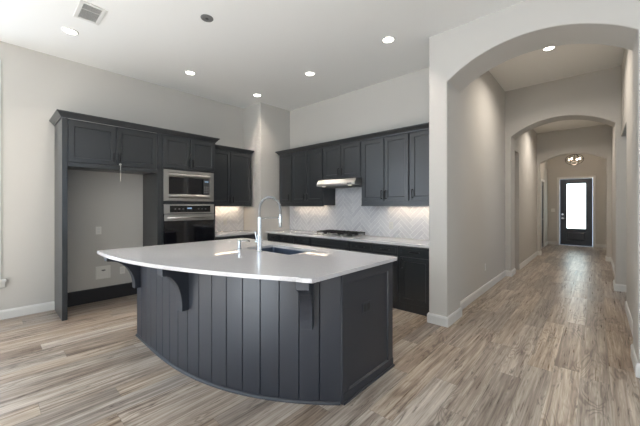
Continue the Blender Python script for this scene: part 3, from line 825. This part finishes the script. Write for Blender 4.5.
# shoe moulding following the curve
def shoe(path, name='shoe_molding'):
    prof = [(0, 0), (0.016, 0), (0.015, 0.007), (0.011, 0.014), (0.004, 0.019), (0, 0.019)]
    bm = bmesh.new(); molding(bm, path, prof, 1); obj(name, bm, M_ISL, isl)
shoe([tuple(p) for p in (at_s(al[-1]*i/60)[0] for i in range(61))]+[(IX1+0.018, polyv(CB, IX1)+0.010)][:0] + [])
FE = FX(IX1)
ey0 = polyv(CB, IX1)+0.012
ep = obj('end_panel', shaker(FE, ey0, IYB-0.002, 0.001, IZ, t=0.018, rail=0.075, rec=0.012, w0=0.0005), M_ISL, isl)
bm = bmesh.new(); fbox(bm, FE, ey0+0.01, IYB, 0.0186, 0.024, 0.001, 0.075); obj('base_rail', bm, M_ISL, ep, bevel=0.003)
bm = bmesh.new(); fbox(bm, FE, ey0, IYB+0.005, 0.0245, 0.036, 0.001, 0.018); obj('shoe_molding', bm, M_ISL, ep, bevel=0.004)
# outlet in the end panel, painted dark
bm = bmesh.new(); fbox(bm, FE, 1.945, 2.065, 0.0068, 0.012, 0.575, 0.655); ou = obj('outlet', bm, M_ISL, ep, bevel=0.002)
bm = bmesh.new(); fbox(bm, FE, 1.962, 1.998, 0.0121, 0.0135, 0.588, 0.642); fbox(bm, FE, 2.012, 2.048, 0.0121, 0.0135, 0.588, 0.642); obj('receptacle', bm, M_CABDARK, ou)
# back of the island: doors facing the range
FK = FYP(IYB)
for u0, u1, hu in ((-3.68, -3.30, -3.33), (-3.29, -2.98, -3.01), (-2.97, -2.66, -2.69), (-2.65, -2.34, -2.62), (-2.33, -1.96, -2.30), (-1.95, -1.35, -1.92)):
    d = obj('door', shaker(FK, u0+0.005, u1, 0.115, 0.855), M_ISL, isl); obj('handle', pull(FK, hu, 0.020, 0.76), M_BLACK, d, smooth=True)

# corbels
def corbel(x, L, H=0.375, wd=0.078, turn=None):
    y = polyv(CB, x)+0.010
    d = Vector((1, (polyv(CB, x+0.01)-polyv(CB, x-0.01))/0.02)).normalized()
    out = Vector((d.y, -d.x)) if turn is None else Vector(turn).normalized()
    sd = Vector((-out.y, out.x))
    c = Vector((x, y)) - out*0.004
    pts = [(0, 0), (L, 0), (L, -0.052), (L-0.010, -0.060)]
    for i in range(1, 13):
        t = PI/2*i/12; pts.append((0.062+(L-0.072)*(1-math.sin(t)), -H+0.035+(H-0.095)*math.cos(t)))
    pts += [(0.062, -H), (0, -H)]
    bm = bmesh.new()
    f = lambda s: (lambda w, z: (c.x+out.x*w+sd.x*s, c.y+out.y*w+sd.y*s, IZ-0.002+z))
    prism(bm, pts, f(-wd/2), f(wd/2))
    obj('corbel', bm, M_ISL, isl, bevel=0.003)
corbel(-3.615, 0.315, turn=(0.06, -1))
corbel(-2.545, 0.225)
corbel(-1.523, 0.235, wd=0.086)

# island worktop with sink cut-out
tx0, tx1, ty1 = -3.785, -1.312, 2.482
top_pts = [Vector((x, polyv(CT, x)+0.0)) for x in [tx0+(tx1-tx0)*i/48 for i in range(49)]]
# small rounded corners
top_pts[-2] = Vector((tx1-0.060, 1.336)); top_pts[-1] = Vector((tx1-0.022, 1.357)); top_pts.append(Vector((tx1-0.003, 1.366))); top_pts.append(Vector((tx1, 1.376)))
cr_ = 0.03
top_pts += [Vector((tx1, ty1-cr_))]+[Vector((tx1-cr_+cr_*math.cos(t), ty1-cr_+cr_*math.sin(t))) for t in (PI/8, PI/4, 3*PI/8)]+[Vector((tx1-cr_, ty1))]
top_pts += [Vector((tx0+cr_, ty1)), Vector((tx0+cr_*0.3, ty1-cr_*0.3)), Vector((tx0, ty1-cr_))]
SX0, SX1, SY0, SY1 = -2.835, -2.125, 1.895, 2.285
cr2 = 0.025
hole = []
for cx_, cy_, t0 in ((SX1-cr2, SY1-cr2, 0), (SX0+cr2, SY1-cr2, PI/2), (SX0+cr2, SY0+cr2, PI), (SX1-cr2, SY0+cr2, 3*PI/2)):
    for k in range(5): hole.append(Vector((cx_+cr2*math.cos(t0+PI/2*k/4), cy_+cr2*math.sin(t0+PI/2*k/4))))
def slab_with_hole(outer, inner, z0, z1):
    bm = bmesh.new(); E = []
    ov_ = [bm.verts.new((p.x, p.y, z1)) for p in outer]; iv = [bm.verts.new((p.x, p.y, z1)) for p in inner]
    for L_ in (ov_, iv):
        for i in range(len(L_)): E.append(bm.edges.new((L_[i], L_[(i+1) % len(L_)])))
    bmesh.ops.triangle_fill(bm, edges=E, use_beauty=True)
    r = bmesh.ops.extrude_face_region(bm, geom=bm.faces[:])
    bmesh.ops.translate(bm, verts=[v for v in r['geom'] if isinstance(v, bmesh.types.BMVert)], vec=(0, 0, z0-z1))
    return bm
o = obj('island_worktop', slab_with_hole(top_pts, hole, 0.922, 0.952), M_QUARTZ, bevel=0.006)
tag(origin(o, (-2.6, 1.7, 0.922)), 'large glossy white quartz top with a curved edge on the island', 'worktop')

# sink: undermount bowl just below the cut-out
sk = thing('sink', 'undermount rectangular sink set into the island worktop', 'sink', ((SX0+SX1)/2, (SY0+SY1)/2, 0.70))
M_SINK = mat('sink_steel', (0.15, 0.19, 0.26), 0.40, metal=1.0)
def loop(inset, z, bm): 
    L_ = []
    cx_, cy_ = (SX0+SX1)/2, (SY0+SY1)/2
    for p in hole:
        q = Vector((p.x-cx_, p.y-cy_)); hx_, hy_ = (SX1-SX0)/2, (SY1-SY0)/2
        L_.append(bm.verts.new((cx_+q.x*(hx_-inset)/hx_, cy_+q.y*(hy_-inset)/hy_, z)))
    return L_
bm = bmesh.new(); rings = [loop(-0.012, 0.9213, bm), loop(0.002, 0.9213, bm), loop(0.006, 0.745, bm), loop(0.03, 0.715, bm), loop(0.10, 0.710, bm)]
rb = [loop(-0.012, 0.918, bm), loop(0.0, 0.918, bm), loop(0.0, 0.70, bm)]
nn = len(hole)
for A_, B_ in list(zip(rings, rings[1:]))+list(zip(rb, rb[1:]))+[(rings[0], rb[0])]:
    for k in range(nn): bm.faces.new((A_[k], A_[(k+1) % nn], B_[(k+1) % nn], B_[k]))
bm.faces.new(rings[-1]); bm.faces.new(rb[-1])
obj('bowl', bm, M_SINK, sk)
bm = bmesh.new(); lathe(bm, [(0.045, 0), (0.045, 0.003), (0.03, 0.004), (0.028, 0.002)], 20, ((SX0+SX1)/2, (SY0+SY1)/2, 0.7102)); obj('drain', bm, M_CHROME, sk)

# faucet
fx, fy, fz = -2.483, 1.825, 0.952
fa = thing('faucet', 'tall chrome spring-neck pull-down faucet on the island', 'faucet', (fx, fy, fz))
M_FCH = mat('satin_chrome', (0.74, 0.78, 0.80), 0.20, metal=1.0)
bm = bmesh.new(); lathe(bm, [(0.030, 0), (0.030, 0.006), (0.025, 0.012), (0.026, 0.02), (0.026, 0.165), (0.023, 0.175), (0.019, 0.185), (0.019, 0.345), (0.014, 0.35)], 24, (fx, fy, fz))
obj('body', bm, M_FCH, fa, smooth=False, bevel=0.0)
dirv = Vector((0.10, 1, 0)).normalized()
def AP(a, z): return (fx+dirv.x*a, fy+dirv.y*a, fz+z)
RA = 0.124; zt = 0.425
path = [AP(0, 0.345), AP(0, 0.38)] + [AP(RA-RA*math.cos(t), zt+RA*math.sin(t)) for t in [PI*i/24 for i in range(25)]] + [AP(2*RA, 0.37)]
bm = bmesh.new(); tube(bm, path, 0.0075, 10); obj('hose', bm, M_DARKPL, fa, smooth=True)
M_SPRING = mat('spring_steel', (0.55, 0.56, 0.57), 0.2, metal=1.0)
# coil spring around the hose
cp_ = [Vector(p) for p in path]; ln = [0]
for p, q in zip(cp_, cp_[1:]): ln.append(ln[-1]+(q-p).length)
def on(s):
    for i in range(len(ln)-1):
        if ln[i+1] >= s: return cp_[i].lerp(cp_[i+1], (s-ln[i])/(ln[i+1]-ln[i])), (cp_[min(i+2, len(cp_)-1)]-cp_[max(i-1, 0)]).normalized()
    return cp_[-1], (cp_[-1]-cp_[-2]).normalized()
side_ = dirv.cross(Vector((0, 0, 1))).normalized(); hel = []
turns = 52; NS = turns*8
for i in range(NS+1):
    s = ln[-1]*i/NS; p, t = on(min(s, ln[-1]-1e-5)); n2 = t.cross(side_).normalized(); ang = 2*PI*turns*i/NS
    hel.append(p+side_*math.cos(ang)*0.011+n2*math.sin(ang)*0.011)
bm = bmesh.new(); tube(bm, hel, 0.0032, 5); obj('spring', bm, M_SPRING, fa, smooth=True)
bm = bmesh.new(); tube(bm, [AP(2*RA, 0.375), AP(2*RA, 0.37), AP(2*RA, 0.335), AP(2*RA, 0.31), AP(2*RA, 0.240), AP(2*RA, 0.235)], [0.010, 0.012, 0.013, 0.016, 0.018, 0.014], 16); obj('spray_head', bm, M_FCH, fa, smooth=True)
bm = bmesh.new(); tube(bm, [AP(0, 0.335), AP(0.10, 0.335), AP(2*RA-0.005, 0.335)], 0.0065, 10); lathe(bm, [(0.021, -0.012), (0.021, 0.012)], 16, AP(2*RA, 0.335)); obj('support_arm', bm, M_FCH, fa, smooth=False)
sd_ = Vector((-1, 0.0, 0))
bm = bmesh.new(); b0 = Vector((fx, fy, fz+0.10)); tube(bm, [b0+sd_*0.018, b0+sd_*0.055], 0.017, 14); tube(bm, [b0+sd_*0.045, b0+sd_*0.060+Vector((0, 0, 0.05)), b0+sd_*0.072+Vector((0, 0, 0.095))], 0.0065, 8); obj('lever', bm, M_FCH, fa, smooth=False)

# soap dispenser
sdx, sdy = -2.80, 1.795
sp = thing('soap_dispenser', 'small chrome soap pump left of the faucet on the island', 'dispenser', (sdx, sdy, 0.952))
bm = bmesh.new(); lathe(bm, [(0.024, 0), (0.024, 0.005), (0.017, 0.009), (0.017, 0.075), (0.019, 0.078), (0.019, 0.092), (0.012, 0.096)], 20, (sdx, sdy, 0.952)); obj('pump_body', bm, M_FCH, sp)
bm = bmesh.new(); tube(bm, [(sdx+0.005, sdy+0.01, 0.952+0.082), (sdx+0.02, sdy+0.07, 0.952+0.086), (sdx+0.03, sdy+0.11, 0.952+0.078)], 0.007, 10); obj('spout', bm, M_FCH, sp, smooth=True)

# ------------------------------------------------------------ recessed lights
def can(label, x, y, z, r=0.078, power=6, group=None, spread=105):
    t = thing('recessed_light', label, 'ceiling light', (x, y, z), group or 'recessed ceiling lights')
    bm = bmesh.new(); prof = [(r*0.80, -0.006), (r*0.84, -0.010), (r, -0.006), (r*1.02, 0.0)]
    rings = [[bm.verts.new((x+q*math.cos(2*PI*k/32), y+q*math.sin(2*PI*k/32), z+h-0.0005)) for k in range(32)] for q, h in prof]
    for A_, B_ in zip(rings, rings[1:]):
        for k in range(32): bm.faces.new((A_[k], A_[(k+1) % 32], B_[(k+1) % 32], B_[k]))
    obj('trim_ring', bm, M_TRIM, t, smooth=True)
    bm = bmesh.new(); lathe(bm, [(r*0.80, -0.001), (r*0.80, -0.005), (r*0.5, -0.0055)], 32, (x, y, z)); obj('lens', bm, M_CAN, t)
    area_light('can_glow', (x, y, z-0.02), (0, 0, 0), 0.12, 0.12, power, (1.0, 0.90, 0.79), 'DISK', math.radians(spread))
can('recessed ceiling light beside the square vent, nearest the refrigerator cabinet', -4.545, 0.64, ZC)
can('recessed ceiling light in front of the microwave cabinet', -4.594, 2.08, ZC)
can('recessed ceiling light right above the corner column', -4.607, 3.33, ZC)
can('recessed ceiling light in front of the range hood', -3.26, 3.34, ZC)
can('recessed ceiling light nearest the big arch wall in the kitchen', -1.884, 3.31, ZC)
can('recessed ceiling light in the hall just behind the first arch', -0.509, 5.56, ZH1, power=19, spread=150)
can('added unseen recessed ceiling light in the gallery between the second and third arches', -0.509, 9.1, ZH2, power=20, spread=150)  # extra light added to brighten the hall, hidden from the camera

# ceiling vent
vt = thing('ceiling_vent', 'square white louvered air vent in the kitchen ceiling', 'vent', (-3.965, 0.725, ZC))
vx0, vx1, vy0, vy1 = -4.15, -3.775, 0.61, 0.835
bm = bmesh.new(); fw = 0.035
box(bm, vx0, vx0+fw, vy0, vy1, ZC-0.010, ZC-0.0005); box(bm, vx1-fw, vx1, vy0, vy1, ZC-0.010, ZC-0.0005)
box(bm, vx0+fw, vx1-fw, vy0, vy0+fw, ZC-0.010, ZC-0.0005); box(bm, vx0+fw, vx1-fw, vy1-fw, vy1, ZC-0.010, ZC-0.0005)
obj('frame', bm, M_TRIM, vt, bevel=0.002)
obj('duct_back', bx(vx0+fw, vx1-fw, vy0+fw, vy1-fw, ZC-0.002, ZC-0.0005), mat('duct_grey', (0.33, 0.33, 0.33), 0.7), vt)
bm = bmesh.new()
ns = 14
for k in range(ns):
    x = vx0+fw+0.008+(vx1-vx0-2*fw-0.016)*k/(ns-1)
    prism(bm, [(-0.004, 0), (-0.001, 0), (0.006, -0.008), (0.003, -0.008)], lambda q, h: (x+q, vy0+fw, ZC-0.002+h), lambda q, h: (x+q, vy1-fw, ZC-0.002+h))
box(bm, (vx0+vx1)/2+0.045, (vx0+vx1)/2+0.053, vy0+fw, vy1-fw, ZC-0.011, ZC-0.002)
obj('louvers', bm, M_TRIM, vt)

# dark round ceiling sensor
bm = bmesh.new(); lathe(bm, [(0.066, 0.0), (0.066, -0.004), (0.060, -0.010), (0.045, -0.012), (0.043, -0.009), (0.02, -0.009)], 28, (-3.129, 1.601, ZC-0.0005))
o = thing('ceiling_speaker', 'small dark round speaker grille in the kitchen ceiling', 'speaker', (-3.129, 1.601, ZC))
obj('grille', bm, M_GRAYPL, o)
bm = bmesh.new(); lathe(bm, [(0.018, 0), (0.016, -0.004), (0.010, -0.006)], 16, (-3.129, 1.601, ZC-0.0100)); obj('dome', bm, M_DARKPL, o)

# ------------------------------------------------------------ outlets and plates
def outlet(label, F, u, z, w=0.070, h=0.115, kind='duplex', off=0.0):
    t = thing('wall_outlet', label, 'outlet', F(u, off, z), 'white wall outlets')
    obj('cover_plate', fb(F, u-w/2, u+w/2, off+0.0005, off+0.006, z-h/2, z+h/2), M_PLASTIC, t, bevel=0.002)
    for dz in (-0.02, 0.02):
        r = obj('receptacle', fb(F, u-0.017, u+0.017, off+0.0061, off+0.0075, z+dz-0.014, z+dz+0.014), M_TRIM, t, bevel=0.003)
    return t
outlet('upper white outlet on the wall inside the refrigerator opening', FX(XL), 1.097, 1.05)
outlet('white outlet low in the refrigerator opening behind the island corbel', FX(XL), 1.405, 0.415)
outlet('white outlet low on the hall wall behind the arch', FX(XH), 5.55, 0.40)
outlet('white outlet on the herringbone tiles right of the cooktop', FY(YW), -2.43, 1.10, off=0.0095)
outlet('white outlet on the tiles beside the ovens', FX(XL), 3.17, 1.10, off=0.0095)
# water supply box
ib = thing('water_supply_box', 'white recessed water supply box low in the refrigerator opening', 'wall box', (XL, 1.15, 0.42))
bm = bmesh.new(); FQ = FX(XL)
u0, u1, z0, z1 = 1.058, 1.245, 0.325, 0.515
for a_ in ((u0, u0+0.025, z0, z1), (u1-0.025, u1, z0, z1), (u0+0.025, u1-0.025, z0, z0+0.025), (u0+0.025, u1-0.025, z1-0.025, z1)): fbox(bm, FQ, a_[0], a_[1], 0.0005, 0.012, a_[2], a_[3])
obj('flange', bm, M_PLASTIC, ib, bevel=0.002)
obj('back_plate', fb(FQ, u0+0.025, u1-0.025, 0.0005, 0.003, z0+0.025, z1-0.025), M_PLASTIC, ib)
bm = bmesh.new(); tube(bm, [FQ(1.15, 0.003, 0.45), FQ(1.15, 0.03, 0.45)], 0.010, 10); tube(bm, [FQ(1.13, 0.03, 0.455), FQ(1.175, 0.03, 0.455)], 0.008, 8); obj('valve', bm, M_GRAYPL, ib)
# foyer switch
sw = thing('light_switch', 'white light switch plate left of the front door', 'switch', (-1.18, YF_, 1.27))
obj('cover_plate', fb(FY(YF_), -1.23, -1.12, 0.0005, 0.006, 1.21, 1.33), M_PLASTIC, sw, bevel=0.002)
for u in (-1.205, -1.165): obj('rocker', fb(FY(YF_), u, u+0.03, 0.0061, 0.009, 1.235, 1.305), M_TRIM, sw)

# ------------------------------------------------------------ foyer chandelier
CX, CY, CZ = -0.49, 12.2, 2.86
ch = thing('chandelier', 'round dark wire chandelier with clear glowing bulbs in the foyer', 'chandelier', (CX, CY, CZ))
R_ = 0.22
for k in range(3):
    bm = bmesh.new(); ax = PI*k/3; 
    tube(bm, [(CX+R_*math.cos(t)*math.cos(ax), CY+R_*math.cos(t)*math.sin(ax), CZ+R_*0.75*math.sin(t)) for t in [2*PI*i/32 for i in range(33)]], 0.006, 6)
    obj('cage_ring', bm, M_BRONZE, ch, smooth=True)
bm = bmesh.new(); tube(bm, [(CX+R_*math.cos(t), CY+R_*math.sin(t), CZ) for t in [2*PI*i/32 for i in range(33)]], 0.006, 6); obj('cage_ring', bm, M_BRONZE, ch, smooth=True)
bm = bmesh.new(); tube(bm, [(CX, CY, CZ-0.06), (CX, CY, ZH3-0.025)], 0.006, 8); obj('stem', bm, M_BRONZE, ch, smooth=True)
bm = bmesh.new(); lathe(bm, [(0.065, 0.0), (0.065, -0.015), (0.02, -0.03)], 20, (CX, CY, ZH3-0.0005)); obj('canopy', bm, M_BRONZE, ch)
for k in range(4):
    t = PI/4+k*PI/2+0.35; x, y = CX+0.14*math.cos(t), CY+0.14*math.sin(t)
    bm = bmesh.new(); tube(bm, [(CX, CY, CZ-0.05), (CX+0.06*math.cos(t), CY+0.06*math.sin(t), CZ-0.07), (x, y, CZ-0.05), (x, y, CZ-0.02)], 0.006, 6); ar = obj('arm', bm, M_BRONZE, ch, smooth=True)
    bm = bmesh.new(); lathe(bm, [(0.008, 0), (0.017, 0.02), (0.020, 0.035), (0.014, 0.055), (0.004, 0.065)], 12, (x, y, CZ-0.02)); obj('bulb', bm, M_BULB, ar, smooth=True)
pl_ = bpy.data.lights.new('chandelier_glow', 'POINT'); pl_.energy = 20; pl_.color = (1.0, 0.80, 0.62); pl_.shadow_soft_size = 0.1
po = bpy.data.objects.new('chandelier_glow', pl_); COL.objects.link(po); po.location = (CX, CY, CZ-0.12)
